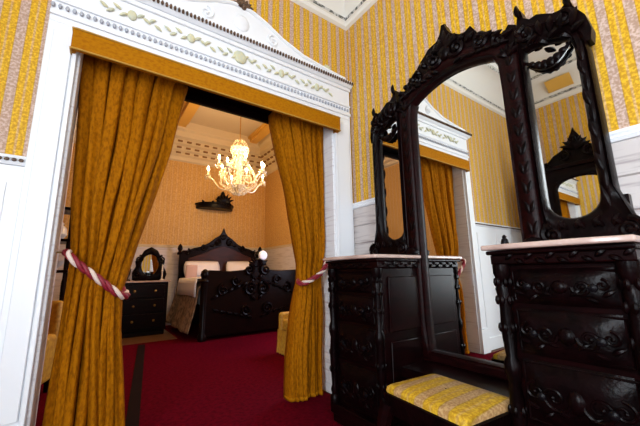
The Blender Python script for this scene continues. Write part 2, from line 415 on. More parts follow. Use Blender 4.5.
mb.blob((.86, YA-.08, 3.38), .025)
b = mb.build('shell_crest', grey_gilt, door); b['label'] = 'brown shell at the peak of the pediment'
mb = MB()
for k in range(5):
    leaf((1.78, 3.14), PI/2+(k-2)*.5, .06, .025, lambda u, v, d: (u, YA-.06-d, v), mb, .012)
mb.build('leaf_ornament', garland, door)

# ------------------------------------------------------------------ valance (velvet pelmet)
val = thing('velvet_valance', 'flat ochre velvet pelmet board across the top of the doorway', 'valance', (.85, YA, 2.46))
mb = MB().box(-.25, 1.88, 2.275, 2.305, 2.462, 2.606).box(-.25, -.228, 2.305, 2.395, 2.462, 2.606).box(1.858, 1.88, 2.305, 2.395, 2.462, 2.606)
mb.build('pelmet', velvet_flat, val, bev=.006)
mb = MB()
for z in (2.465, 2.603): mb.tube([(-.25, 2.39, z), (-.25, 2.275, z), (-.23, 2.272, z), (.85, 2.272, z), (1.86, 2.272, z), (1.88, 2.275, z), (1.88, 2.39, z)], .006, 6)
mb.build('braid', mat('gold_braid', (.45, .24, .03), .5, bump=(200, .5, .003)), val)

# ------------------------------------------------------------------ curtains
def curtain(name, label, Lt, Rt, folds, ztop, seed, y0=2.515, amp=.115, tie=1.08):
    rnd = random.Random(seed)
    ks = [rnd.uniform(.65, 1.25) for _ in range(folds)]; tot = sum(ks); ed = [0]
    for k in ks: ed.append(ed[-1]+k/tot)
    am = [rnd.uniform(.6, 1.1) for _ in range(folds)]
    def fn(u, v):
        z = .012+(ztop-.012)*v
        l = lerp_tab(Lt, z); r = lerp_tab(Rt, z)
        uu = min(max(u, 0), .9999); k = 0
        while ed[k+1] <= uu: k += 1
        t = (uu-ed[k])/(ed[k+1]-ed[k])
        ridge = max(0, math.sin(PI*t))**.42
        g = 1-.5*math.exp(-((z-tie)/.16)**2)
        fine = .010*math.sin(2*PI*(2.0*t)+k+z*3)*(.4+.6*math.sin(z*2.2+k)**2)+.004*math.sin(38*u+9*z)
        y = y0+amp*.5-amp*am[k]*ridge*g+fine*g
        x = l+(r-l)*(u+.17/folds*math.sin(2*PI*(t-.5))*g)+.010*math.sin(z*4.1+k*1.9)*(1-abs(2*u-1))
        # round the bundle at the sides and where it is tied
        y += .05*(abs(2*u-1)**4)*g
        return (x, y, z)
    mb = MB(); mb.grid(fn, 168, 90)
    t = thing(name, label, 'curtain', ((lerp_tab(Lt, .1)+lerp_tab(Rt, .1))/2, y0, 0))
    o = mb.build('drape', velvet, t, solid=.006, angle=180)
    mb = MB(); mb.grid(lambda u, v: (fn(u, 0)[0], fn(u, 0)[1]-.006, .014+.028*v), 168, 1)
    mb.build('hem', velvet_flat, t, solid=.006, angle=180)
    return t, fn
Lout = [(-.215, 2.62), (-.18, 1.95), (-.165, 1.55), (-.135, 1.24), (-.135, 1.06), (-.14, .77), (-.155, .45), (-.17, .0)]
Lin = [(.50, 2.62), (.475, 2.5), (.40, 2.01), (.32, 1.65), (.24, 1.32), (.17, .98), (.18, .73), (.22, .42), (.25, .15), (.26, 0)]
cl, _ = curtain('velvet_curtain', 'wide ochre velvet curtain tied back on the left side of the doorway', Lout, Lin, 8, 2.595, 3)
Rin = [(1.25, 2.62), (1.26, 2.52), (1.33, 2.22), (1.43, 1.84), (1.50, 1.47), (1.55, 1.17), (1.55, .98), (1.49, .67), (1.45, .34), (1.44, 0)]
Rout = [(1.83, 2.62), (1.83, 1.8), (1.82, 1.19), (1.78, .9), (1.77, 0)]
cr_, _ = curtain('velvet_curtain', 'ochre velvet curtain on the right side of the doorway, beside the dressing table', Rin, Rout, 7, 2.595, 11)

def tieback(label, path, loc, tuft):
    t = thing('curtain_tieback', label, 'tieback', loc, 'curtain tiebacks')
    P = [Vector(p) for p in path]
    # dense smooth path
    D = []
    for i in range(len(P)-1):
        p0 = P[max(i-1, 0)]; p1 = P[i]; p2 = P[i+1]; p3 = P[min(i+2, len(P)-1)]
        for k in range(10):
            s = k/10; D.append(.5*((2*p1)+(p2-p0)*s+(2*p0-5*p1+4*p2-p3)*s*s+(3*p1-p0-3*p2+p3)*s**3))
    D.append(P[-1])
    strands = [[], [], []]; dist = 0
    for i, p in enumerate(D):
        tg = (D[min(i+1, len(D)-1)]-D[max(i-1, 0)]).normalized()
        if i: dist += (p-D[i-1]).length
        a = tg.cross(Vector((0, 0, 1))).normalized(); b = tg.cross(a)
        for s in range(3):
            ph = 2*PI*dist/.17+s*2*PI/3
            strands[s].append(p+.0125*(math.cos(ph)*a+math.sin(ph)*b))
    for s, (nm, m) in enumerate((('red_strand', rope_red), ('white_strand', rope_white), ('red_strand', rope_red))):
        MB().tube(strands[s], .0125, 7).build(nm, m, t, angle=180)['label'] = ('crimson' if s != 1 else 'ivory')+' cord strand'
    e = D[0]
    MB().lathe([(.006, -.05), (.006, 0), (.016, .004), (.02, .012), (.008, .022)], e, 10, 'x').build('hook', brass, t)
    return t
tieback('red and white twisted cord tying back the left curtain', [(-.155, 2.52, 1.225), (-.14, 2.455, 1.215), (-.12, 2.425, 1.185), (-.05, 2.415, 1.12), (.04, 2.415, 1.045), (.12, 2.425, .975), (.175, 2.47, .945), (.178, 2.56, .97), (.06, 2.60, 1.08), (-.10, 2.59, 1.2), (-.165, 2.545, 1.23)], (-.02, 2.5, .94), 1)
tieback('red and white twisted cord tying back the right curtain', [(1.83, 2.52, 1.20), (1.80, 2.455, 1.16), (1.75, 2.425, 1.10), (1.69, 2.415, 1.055), (1.62, 2.42, 1.02), (1.555, 2.45, .985), (1.535, 2.52, .99), (1.60, 2.59, 1.03), (1.72, 2.59, 1.1), (1.825, 2.55, 1.19)], (1.68, 2.5, 1.0), 1)

# ------------------------------------------------------------------ dressing table
CY = 1.14
dt = thing('dressing_table', 'carved dark mahogany dressing table with three mirrors and marble tops', 'dressing table', (1.75, CY, 0))
turned = [(.034, 0), (.036, .04), (.022, .06), (.030, .09), (.020, .12), (.026, .22), (.032, .34), (.024, .46), (.034, .50), (.034, .54), (.022, .57), (.030, .68), (.024, .80), (.034, .86), (.022, .89), (.036, .93), (.036, .97)]
def cabinet(s):
    Y = lambda dy: CY+s*dy
    W = .055 if s > 0 else 0          # the left cabinet stands a little wider
    def bx(m, x0, x1, a, b, z0, z1): m.box(x0, x1, min(Y(a), Y(b)), max(Y(a), Y(b)), z0, z1)
    mb = MB(); bx(mb, 1.575, 1.99, .385, .855+W, .13, 1.10)
    bx(mb, 1.53, 1.99, .37, .872+W, 1.10, 1.145); bx(mb, 1.51, 1.99, .36, .878+W, 1.145, 1.163)
    bx(mb, 1.53, 1.99, .37, .872+W, .06, .13); bx(mb, 1.545, 1.99, .39, .86+W, 0, .06)
    # raised side panels
    for dy, o in ((.385, -.012), (.855+W, .012)):
        for z0, z1 in ((.22, .62), (.68, 1.04)):
            bx(mb, 1.63, 1.94, dy, dy+o, z0, z1)
    cab = mb.build('side_cabinet', wood, dt, bev=.006)
    # marble slab with serpentine front
    poly = []
    for i in range(21):
        t = i/20; dy = .348+t*(.885+W-.348); poly.append((1.485-.022*math.sin(PI*t)**2+.006*math.cos(4*PI*t), Y(dy)))
    poly += [(1.995, Y(.885+W)), (1.995, Y(.348))]
    MB().prism(poly, lambda u, v, d: (u, v, d), 1.166, 1.190).build('marble_top', marble, cab, bev=.007, angle=60)
    for dy in (.405, .842+W):
        mb = MB(); mb.lathe([(r, z+.13) for r, z in turned], (1.552, Y(dy), 0), 12)
        for z in (.36, .48, .82, .94, 1.02):
            for k in range(6):
                a = 2*PI*k/6+z*9; mb.blob((1.552+.029*math.cos(a), Y(dy)+.029*math.sin(a), z), (.011, .011, .022), 6, 4)
        mb.build('corner_column', carved, cab)
    fr = lambda u, v, d=0: (1.575-d, Y(u), v)
    for z0, z1 in ((.15, .43), (.45, .70), (.72, .91), (.93, 1.08)):
        mb = MB()
        # cushion shaped drawer front
        def fn(p, q):
            e = (1-abs(2*p-1)**4)*(1-abs(2*q-1)**4); return fr(.445+p*(.355+W), z0+q*(z1-z0), .012+.030*e)
        mb.grid(fn, 14, 8)
        cx, cz, hh = .63, (z0+z1)/2, (z1-z0)/2
        P2 = lambda u, v: fr(u, v, .044); P3 = lambda u, v, d: fr(u, v, .040+d)
        for sg in (1, -1):
            spiral((cx+sg*.07, cz), hh*.42, 1.5, 0 if sg < 0 else PI, P2, mb, .008, sg)
            spiral((cx+sg*.135, cz+.01), hh*.30, 1.3, PI/2, P2, mb, .007, -sg)
            for k in range(3): leaf((cx+sg*(.03+.05*k), cz-hh*.45), (0 if sg > 0 else PI)+.5*sg*(-1)**k, .05, .02, P3, mb, .010)
        mb.blob(P2(cx, cz), (.014, .03, hh*.35), 8, 5)
        mb.tube([fr(.45, z0+.012, .016), fr(.81, z0+.012, .016), fr(.81, z1-.012, .016), fr(.45, z1-.012, .016), fr(.45, z0+.012, .016)], .006, 6)
        mb.build('drawer', carved, cab)
        for u in (.52, .74):
            m2 = MB(); m2.lathe([(.008, 0), (.008, -.014), (.016, -.02), (.015, -.028), (.005, -.034)], fr(u, cz, .038), 10, 'x')
            m2.build('knob', black_m, cab)
    # carved swag under the top
    mb = MB()
    for k in range(11): leaf((.44+.04*k, 1.122), .5*(-1)**k, .045, .022, lambda u, v, d: (1.525-d, Y(u), v), mb, .012)
    mb.build('carved_frieze', carved, cab); mb = MB()
    for k in range(9): leaf((1.57+.045*k, 1.122), .5*(-1)**k, .045, .022, lambda u, v, d: (u, Y(.368-d), v), mb, .010)
    mb.build('carved_frieze', carved, cab)
for s in (1, -1): cabinet(s)

# low middle shelf and back
mb = MB().box(1.70, 1.985, CY-.383, CY+.383, .40, .46).box(1.73, 1.985, CY-.38, CY+.38, .06, .40).box(1.71, 1.985, CY-.38, CY+.38, 0, .06)
mb.build('low_shelf', wood, dt, bev=.006)
MB().box(2.02, 2.07, CY-.80, CY-.42, 1.17, 1.42).box(2.02, 2.07, CY+.42, CY+.80, 1.17, 1.42).box(2.02, 2.07, CY-.42, CY+.42, .40, 2.45).box(2.02, 2.07, CY-.76, CY+.76, 1.42, 2.3).build('back_board', wood, dt)

FX = 2.0                               # plane of the glass
def frame(outer, inner, c, prof, name, m, parent, n=120):
    A = by_angle(outer, c, n); B = by_angle(inner, c, n)
    rings = []
    for t, x in prof:
        rings.append([(x, a.x+(b.x-a.x)*t, a.y+(b.y-a.y)*t) for a, b in zip(A, B)])
    mb = MB(); mb.loops(rings); return mb.build(name, m, parent, angle=50), A, B

# centre mirror: tall arch between two broad stiles
gl = [(CY-.335, .53)]
for i in range(25):
    t = i/24; dy = -.335+.67*t; gl.append((CY+dy, 2.385+.105*math.sin(PI*t)**.8))
gl.append((CY+.335, .53))
ou = [(CY-.475, .45), (CY-.475, 2.46), (CY-.37, 2.53), (CY-.2, 2.60), (CY, 2.66), (CY+.2, 2.60), (CY+.37, 2.53), (CY+.475, 2.46), (CY+.475, .45)]
prof = [(0, 2.03), (0, 1.965), (.06, 1.955), (.15, 1.962), (.25, 1.948), (.75, 1.948), (.85, 1.962), (.93, 1.96), (1, 1.99), (1, 2.005)]
cf, A, B = frame(ou, gl, (CY, 1.5), prof, 'centre_frame', stile_wood, dt)
MB().add([(FX, y, z) for y, z in gl], [tuple(range(len(gl)))]).build('mirror_glass', mirror, cf, smooth=False)['label'] = 'tall arched silver mirror glass'
P2 = lambda u, v: (1.945, u, v); P3 = lambda u, v, d: (1.95-d, u, v)
# carved crest of the centre: solid outline with volutes, leaves and a spire
cr = [(-.475, 2.42), (-.47, 2.54), (-.43, 2.57), (-.39, 2.53), (-.35, 2.58), (-.30, 2.61), (-.26, 2.60), (-.235, 2.66), (-.20, 2.73), (-.16, 2.71), (-.12, 2.72), (-.085, 2.75), (-.06, 2.77), (-.035, 2.81), (-.012, 2.88), (.012, 2.885),
      (.03, 2.82), (.06, 2.78), (.10, 2.77), (.14, 2.76), (.17, 2.73), (.21, 2.70), (.25, 2.66), (.30, 2.62), (.35, 2.59), (.38, 2.53), (.43, 2.56), (.475, 2.42)]
lo = [(CY+.335*(1-2*i/18), 2.40+.095*math.sin(PI*i/18)**.8) for i in range(19)]
mb = MB().prism([(CY+a, b) for a, b in cr]+[(CY+.40, 2.36)]+lo+[(CY-.40, 2.36)], lambda u, v, d: (d, u, v), 1.955, 2.02)
for sg in (1, -1):
    spiral((CY+sg*.09, 2.63), .075, 1.6, PI/2, P2, mb, .020, sg); spiral((CY+sg*.25, 2.565), .055, 1.5, PI/2, P2, mb, .016, -sg)
    spiral((CY+sg*.37, 2.50), .045, 1.4, PI/2, P2, mb, .014, sg)
    for k in range(7):
        leaf((CY+sg*(.05+.055*k), 2.68-.028*k), (1.0-.14*k) if sg > 0 else PI-(1.0-.14*k), .075, .045, P3, mb, .022)
        leaf((CY+sg*(.06+.05*k), 2.52-.006*k), (.3-.1*k) if sg > 0 else PI-(.3-.1*k), .07, .035, P3, mb, .022)
for k in range(7): leaf((CY, 2.66), PI/2+(k-3)*.38, .13 if k != 3 else .17, .045, P3, mb, .026)
mb.blob((1.945, CY, 2.64), (.03, .05, .06), 10, 6); mb.blob((1.985, CY, 2.875), (.012, .014, .03), 8, 5)
mb.build('crest', carved, cf)['label'] = 'carved leaf crest with a spire above the middle mirror'
# carving down the stiles
for sg in (1, -1):
    mb = MB(); y = CY+sg*.405
    for z in [1.26+.115*i for i in range(10)]:
        leaf((y, z), PI/2+.3, .09, .03, P3, mb, .006); leaf((y, z), PI/2-.3, .09, .03, P3, mb, .006)
    mb.blob((1.94, y, 1.21), (.03, .06, .04), 10, 5)
    for k in range(5): leaf((y, 2.36), PI/2+(k-2)*.5, .09, .035, P3, mb, .02)
    mb.build('carved_stile', carved, cf)

def wing(s):
    Y = lambda dy: CY+s*dy
    g = []
    for i in range(13):       # rounded bottom
        a = PI+PI*i/12; g.append((Y(.598+.113*math.cos(a)), 1.43+.10*math.sin(a)))
    g += [(Y(.716), 2.24), (Y(.695), 2.295), (Y(.60), 2.335), (Y(.52), 2.35), (Y(.487), 2.345)]
    o = [(Y(.48-.02), 1.195), (Y(.82), 1.195), (Y(.835), 1.27), (Y(.79), 1.33), (Y(.775), 1.45), (Y(.775), 2.2), (Y(.755), 2.32), (Y(.70), 2.40), (Y(.60), 2.46), (Y(.50), 2.50), (Y(.46), 2.46)]
    pr = [(0, 2.02), (0, 1.955), (.1, 1.94), (.3, 1.952), (.6, 1.938), (.9, 1.955), (1, 1.978), (1, 1.992)]
    wf, A, B = frame(o, g, (Y(.60), 1.8), pr, 'wing_frame', carved, dt)
    MB().add([(1.988, y, z) for y, z in g], [tuple(range(len(g)))]).build('mirror_glass', mirror, wf, smooth=False)['label'] = 'narrow side mirror glass with a rounded foot'
    Q2 = lambda u, v: (1.935, Y(u), v); Q3 = lambda u, v, d: (1.94-d, Y(u), v)
    top = [(.46, 2.35), (.455, 2.44), (.47, 2.50), (.488, 2.60), (.505, 2.61), (.515, 2.55), (.545, 2.52), (.58, 2.525), (.62, 2.50), (.655, 2.475), (.69, 2.47), (.715, 2.49), (.735, 2.50), (.745, 2.45), (.765, 2.41), (.785, 2.37), (.80, 2.28), (.79, 2.22), (.718, 2.22),
           (.712, 2.275), (.68, 2.31), (.60, 2.345), (.54, 2.36), (.49, 2.355)]
    mb = MB().prism([(Y(a), b) for a, b in top], lambda u, v, d: (d, u, v), 1.95, 2.02)
    for k in range(6): leaf((.50+.045*k, 2.40-.012*k), PI/2-.15*k+.3, .10, .04, Q3, mb, .022)
    for k in range(5): leaf((.52+.05*k, 2.36-.014*k), -.2+.6*(-1)**k, .07, .035, Q3, mb, .022)
    spiral((.52, 2.43), .05, 1.5, PI/2, Q2, mb, .016, 1); spiral((.70, 2.40), .045, 1.5, PI/2, Q2, mb, .015, -1)
    for (a, b, g_) in ((.495, 2.56, PI/2), (.73, 2.45, PI/2)): leaf((a, b), g_, .09, .035, Q3, mb, .02)
    mb.build('crest', carved, wf)['label'] = 'carved horned crest of the side mirror'
    # crescent garland hung across the glass
    mb = MB(); pts = []; rr = []
    for i in range(17):
        t = i/16; pts.append((1.962, Y(.478+.238*t), 2.275-.075*math.sin(PI*t)+.0*t)); rr.append(.006+.021*math.sin(PI*t)**1.3)
    mb.tube(pts, rr, 8)
    for i in range(3, 14, 2): mb.blob((1.945, pts[i][1], pts[i][2]), (.012, .02, rr[i]*1.05), 6, 4)
    mb.build('garland', carved, wf)['label'] = 'carved crescent garland across the top of the side mirror'
    # scrolled foot and outer bracket
    mb = MB()
    spiral((.80, 1.25), .05, 1.6, PI/2, Q2, mb, .016, -1); spiral((.50, 1.25), .05, 1.6, PI/2, Q2, mb, .016, 1)
    for k in range(9): leaf((.50+.035*k, 1.27), PI/2+.5*(-1)**k, .06, .03, Q3, mb, .018)
    mb.build('carved_foot', carved, wf)
    mb = MB()
    for k in range(10): leaf((.745, 1.36+.085*k), PI/2+.12*(-1)**k, .11, .028, Q3, mb, .007)
    mb.build('carved_stile', carved, wf)
for s in (1, -1): wing(s)

# ------------------------------------------------------------------ stool in front of the mirror
st = thing('upholstered_stool', 'low dark stool with yellow and pink striped seat before the tall mirror', 'stool', (1.46, 1.02, 0))
ang = math.radians(-5); ca, sa = math.cos(ang), math.sin(ang)
def SP(x, y, z): return (1.46+x*ca-y*sa, 1.02+x*sa+y*ca, z)
hx, hy = .19, .238
def rrect(hx, hy, r, n=5):
    out = []
    for cx, cy, a0 in ((hx-r, hy-r, 0), (-hx+r, hy-r, PI/2), (-hx+r, -hy+r, PI), (hx-r, -hy+r, 1.5*PI)):
        for i in range(n): a = a0+PI/2*i/(n-1); out.append((cx+r*math.cos(a), cy+r*math.sin(a)))
    return out
mb = MB(); rings = []
for k, z in ((1.0, .455), (1.0, .475), (.985, .488), (.93, .497), (.7, .505), (.35, .508), (.02, .509)):
    rings.append([SP(x*k, y*k, z) for x, y in rrect(hx, hy, .03)])
mb.loops(rings); so = mb.build('seat_cushion', seat_fabric, st, angle=60)
mb = MB()
rings = []
for k, z in ((.02, .37), (1.0, .37), (1.03, .39), (1.02, .42), (1.05, .445), (1.05, .462), (1.0, .466), (1.0, .44)):
    rings.append([SP(x*k, y*k, z) for x, y in rrect(hx, hy, .03)])
mb.loops(rings)
mb.build('seat_rail', carved, st)
for sx in (1, -1):
    for sy in (1, -1):
        mb = MB(); pts = []; rr = []
        for i in range(9):
            t = i/8; o = .02*math.sin(PI*t*1.5)+.015*t
            pts.append(SP(sx*(hx-.015+o), sy*(hy-.02+o), .40*(1-t)+.0*t+.012)); rr.append(.030*(1-t)+.014+.008*(t > .9))
        mb.tube(pts, rr, 8); mb.build('leg', wood, st)

# small dark pot on the right hand marble
mb = MB().lathe([(.014, 0), (.018, .01), (.014, .03), (.008, .036), (.011, .042), (.003, .052)], (1.63, .74, 1.193), 12)
tag(mb.build('trinket_pot', black_m), 'tiny black pot on the inner end of the right marble top', 'pot')

# ------------------------------------------------------------------ wardrobe on the opposite wall (seen in the right wing mirror)
wd = thing('mirrored_wardrobe', 'dark carved wardrobe with mirror door, seen reflected in the right side mirror', 'wardrobe', (-1.72, 1.5, 0))

mb = MB().box(-2.0, -1.47, 1.0, 2.0, .0, 2.50).box(-2.0, -1.43, .97, 2.03, 2.50, 2.56).box(-2.0, -1.44, .98, 2.02, 0, .14)
mb.build('body', wood, wd, bev=.008)
G2 = lambda u, v: (-1.445, u, v); G3 = lambda u, v, d: (-1.455+d, u, v)
mb = MB().prism([(1.0, 2.52), (1.02, 2.60), (1.12, 2.62), (1.22, 2.72), (1.34, 2.78), (1.42, 2.90), (1.48, 3.02), (1.5, 3.08), (1.52, 3.02), (1.58, 2.90), (1.66, 2.78), (1.78, 2.72), (1.88, 2.62), (1.98, 2.60), (2.0, 2.52)], lambda u, v, d: (d, u, v), -1.54, -1.47)
for sg in (1, -1):
    spiral((1.5+sg*.15, 2.68), .08, 1.6, PI/2, G2, mb, .022, sg); spiral((1.5+sg*.36, 2.58), .05, 1.4, PI/2, G2, mb, .016, -sg)
for k in range(7): leaf((1.5, 2.75), PI/2+(k-3)*.4, .20, .07, G3, mb, .03)
mb.build('crest', carved, wd)
gl2 = [(1.22, .45), (1.22, 2.2)]+[(1.5-.28*math.cos(PI*i/12), 2.2+.14*math.sin(PI*i/12)) for i in range(1, 12)]+[(1.78, 2.2), (1.78, .45)]
o2 = [(1.06, .2), (1.06, 2.42), (1.94, 2.42), (1.94, .2)]
wdoor, _, _ = frame(o2, gl2, (1.5, 1.3), [(0, -1.47), (0, -1.45), (.5, -1.44), (.9, -1.45), (1, -1.465)], 'door', carved, wd)
MB().add([(-1.462, y, z) for y, z in gl2], [tuple(range(len(gl2)))]).build('mirror_glass', mirror, wdoor, smooth=False)
MB().lathe([(.010, 0), (.010, .02), (.02, .03), (.006, .04)], (-1.45, 1.10, 1.25), 10, 'x').build('knob', brass, wdoor)

wd.location.y = 1.36
# ------------------------------------------------------------------ bedroom shell
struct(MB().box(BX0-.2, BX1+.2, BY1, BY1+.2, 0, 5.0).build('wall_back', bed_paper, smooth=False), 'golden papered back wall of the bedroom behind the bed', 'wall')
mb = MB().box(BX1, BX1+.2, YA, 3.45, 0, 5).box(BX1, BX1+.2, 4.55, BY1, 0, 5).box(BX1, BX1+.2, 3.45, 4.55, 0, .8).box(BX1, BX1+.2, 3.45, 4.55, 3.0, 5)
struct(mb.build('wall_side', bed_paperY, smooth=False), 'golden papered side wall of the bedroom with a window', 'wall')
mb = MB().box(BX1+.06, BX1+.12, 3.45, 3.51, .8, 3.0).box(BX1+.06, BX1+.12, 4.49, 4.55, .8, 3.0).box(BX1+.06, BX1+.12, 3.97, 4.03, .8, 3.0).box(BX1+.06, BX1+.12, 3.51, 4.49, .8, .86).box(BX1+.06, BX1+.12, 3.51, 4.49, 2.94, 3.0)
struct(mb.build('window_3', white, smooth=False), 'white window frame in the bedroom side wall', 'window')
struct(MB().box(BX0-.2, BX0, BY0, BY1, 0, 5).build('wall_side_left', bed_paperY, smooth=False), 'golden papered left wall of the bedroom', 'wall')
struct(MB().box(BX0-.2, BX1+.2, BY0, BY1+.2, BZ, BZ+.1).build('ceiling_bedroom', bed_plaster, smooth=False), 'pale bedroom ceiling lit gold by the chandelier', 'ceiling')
mb = MB()
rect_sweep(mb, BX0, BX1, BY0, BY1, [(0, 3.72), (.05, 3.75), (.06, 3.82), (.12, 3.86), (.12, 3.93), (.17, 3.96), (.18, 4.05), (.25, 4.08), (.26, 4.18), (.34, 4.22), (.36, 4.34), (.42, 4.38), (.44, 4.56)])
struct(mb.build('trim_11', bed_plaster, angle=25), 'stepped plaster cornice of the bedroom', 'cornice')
for i, x in enumerate((1.22, 2.98)):
    mb = MB().box(x, x+.20, BY0+.4, BY1-.41, 4.42, 4.56).box(x-.05, x+.25, BY0+.4, BY1-.41, 4.50, 4.56)
    struct(mb.build('trim_%d' % (12+i*4), gold_band, bev=.01), ('gilded ceiling beam above the commode side', 'gilded ceiling beam along the right of the bedroom ceiling')[i], 'beam')
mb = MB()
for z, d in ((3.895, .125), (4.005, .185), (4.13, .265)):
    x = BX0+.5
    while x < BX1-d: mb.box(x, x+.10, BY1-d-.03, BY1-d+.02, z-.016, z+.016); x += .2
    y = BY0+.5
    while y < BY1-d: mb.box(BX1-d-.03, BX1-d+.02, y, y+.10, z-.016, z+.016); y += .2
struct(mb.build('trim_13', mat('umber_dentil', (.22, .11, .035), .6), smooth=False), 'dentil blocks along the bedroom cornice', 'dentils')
bed_dado = mat('bedroom_dado', (.62, .58, .60), .5, noise=((3, 3, 30), (.46, .42, .43), .5, .7))
mb = MB().box(BX0, BX1, BY1-.015, BY1, 0, 1.67).box(BX1-.015, BX1, 4.6, BY1-.015, 0, 1.67)
struct(mb.build('trim_14', bed_dado, smooth=False), 'pale grey wainscot behind the bed', 'wainscot')
mb = MB().prism([(BY1-d, 1.67+z) for d, z in railp], lambda u, v, d: (d, u, v), BX0, BX1-.001)
mb.prism([(BX1-d, 1.67+z) for d, z in railp], lambda u, v, d: (u, d, v), 4.6, BY1-.04)
struct(mb.build('trim_15', bed_plaster, angle=20), 'chair rail along the bedroom back wall', 'chair rail')

# ------------------------------------------------------------------ bed
bed = thing('double_bed', 'dark carved mahogany double bed with peaked headboard beyond the doorway', 'bed', (2.45, 6.5, 0))
BC = 2.45
hb = [(-.96, .0), (-.96, 1.50), (-.90, 1.60), (-.80, 1.60), (-.66, 1.66), (-.50, 1.70), (-.34, 1.78), (-.20, 1.90), (-.10, 1.96), (-.04, 2.04), (0, 2.15)]
hb = hb+[(-a, b) for a, b in hb[-2::-1]]
mb = MB().prism([(BC+a, b) for a, b in hb], lambda u, v, d: (u, d, v), 7.44, 7.52)
hp = mb.build('headboard', bedwood, bed, bev=.01)
E2 = lambda u, v: (u, 7.425, v); E3 = lambda u, v, d: (u, 7.435-d, v)
mb = MB()
for sg in (1, -1):
    spiral((BC+sg*.15, 1.80), .09, 1.5, PI/2, E2, mb, .025, sg); spiral((BC+sg*.45, 1.66), .07, 1.5, PI/2, E2, mb, .02, -sg); spiral((BC+sg*.80, 1.56), .07, 1.4, PI/2, E2, mb, .02, sg)
    for k in range(5): leaf((BC+sg*(.06+.15*k), 1.78-.045*k), (-.15 if sg > 0 else PI+.15), .13, .06, E3, mb, .03)
    mb.lathe([(.05, 0), (.06, .04), (.03, .08), (.055, .13), (.045, .19), (.01, .24)], (BC+sg*.95, 7.48, 1.50), 12)
for k in range(5): leaf((BC, 1.86), PI/2+(k-2)*.35, .14, .06, E3, mb, .03)
mb.build('crest', carved, hp)
mb = MB().prism([(BC+a, b) for a, b in ((-.78, 1.0), (-.78, 1.42), (-.5, 1.52), (-.25, 1.64), (0, 1.72), (.25, 1.64), (.5, 1.52), (.78, 1.42), (.78, 1.0))], lambda u, v, d: (u, d, v), 7.42, 7.45)
mb.build('panel', mat('flame_mahogany', (.055, .014, .008), .35, spec=.2, noise=((3, 3, 9), (.025, .008, .005), .4, .65)), hp, bev=.01)
fb = [(-.94, .06), (-.94, 1.10), (-.86, 1.14), (-.5, 1.12), (-.36, 1.13), (-.22, 1.14), (-.10, 1.22), (0, 1.25)]
fb = fb+[(-a, b) for a, b in fb[-2::-1]]
mb = MB().prism([(BC+a, b) for a, b in fb], lambda u, v, d: (u, d, v), 5.50, 5.60)
for sg in (1, -1):
    mb.lathe([(.07, 0), (.075, .08), (.055, .12), (.065, .9), (.08, .96), (.05, 1.0), (.075, 1.06), (.06, 1.12), (.015, 1.16)], (BC+sg*.92, 5.55, 0), 14)
fo = mb.build('footboard', bedwood, bed, bev=.01)
H2 = lambda u, v: (u, 5.475, v); H3 = lambda u, v, d: (u, 5.49-d, v)
mb = MB()
for sg in (1, -1):
    spiral((BC+sg*.16, 1.14), .10, 1.6, PI/2, H2, mb, .028, sg); spiral((BC+sg*.12, .80), .12, 1.6, PI/2, H2, mb, .028, -sg); spiral((BC+sg*.40, .95), .09, 1.5, 0, H2, mb, .022, sg)
    spiral((BC+sg*.62, .80), .10, 1.5, PI/2, H2, mb, .022, -sg); spiral((BC+sg*.2, .45), .10, 1.5, 0, H2, mb, .024, sg)
    for k in range(6): leaf((BC+sg*(.05+.13*k), .98-.05*k), (-.5 if sg > 0 else PI+.5), .15, .06, H3, mb, .03); leaf((BC+sg*(.08+.12*k), .30+.03*k), (.5 if sg > 0 else PI-.5), .13, .05, H3, mb, .03)
    for k in range(4): leaf((BC+sg*.03, .6+.12*k), (.9 if sg > 0 else PI-.9), .14, .06, H3, mb, .03)
for k in range(7): leaf((BC+.02, 1.20), PI/2+(k-3)*.36, .22, .07, H3, mb, .035)
mb.lathe([(.05, 0), (.09, .05), (.10, .10), (.06, .16), (.08, .20), (.03, .27)], (BC+.04, 5.53, 1.22), 12)
MB().lathe([(.02, -.03), (.07, -.025), (.09, 0), (.07, .012)], (BC+.09, 5.45, 1.40), 18, 'y').build('crest_highlight', mat('highlight_white', (.85, .85, .88), .15), fo)['label'] = 'white oval disc put in for a highlight on the footboard crest'  # white disc put in for the bright highlight on the carved crest
mb.build('crest', carved, fo)['label'] = 'carved scrolls and finial of the footboard'
for sg in (1, -1):
    MB().box(BC+sg*.92-.03, BC+sg*.92+.03, 5.60, 7.44, .30, .56).build('side_rail', bedwood, bed, bev=.01)
mb = MB(); mb.box(BC-.88, BC+.88, 5.61, 7.43, .45, .80); mb.build('mattress', linen, bed, bev=.06, seg=4)
# coverlet over the mattress, hanging down the left side
def cov(u, v):
    y = 5.64+1.74*v
    s = u*3.0
    if s < .62:
        t = s/.62; z = .12+.70*t; x = BC-.985-.16*(1-t)**1.3+.02*math.sin(16*v+1.3)*(1-t)
    elif s < 2.6:
        t = (s-.62)/1.98; x = BC-.985+1.93*t; z = .82+.13*math.sin(PI*t)**.35
    else:
        t = (s-2.6)/.4; x = BC+.975; z = .82-.3*t
    return (x, y, z)
mb = MB(); mb.grid(lambda u, v: cov(u, v), 66, 30)
tag(mb.build('bed_coverlet', cover_m, solid=.012, angle=180), 'brown patterned coverlet hanging down the left side of the bed', 'coverlet')
mb = MB(); mb.grid(lambda u, v: (BC-1.01+1.96*max(0, (u-.1)/.9)-.02*(u < .1), 5.68+1.38*v, .975-.24*max(0, (.1-u)/.1)+.035*math.sin(PI*u)**.4+.012*math.sin(9*u+5*v)-.04*(abs(2*u-1)**10)), 30, 20)
tag(mb.build('bed_sheet', linen, solid=.02, angle=180), 'white sheet turned over the top of the bed', 'sheet')
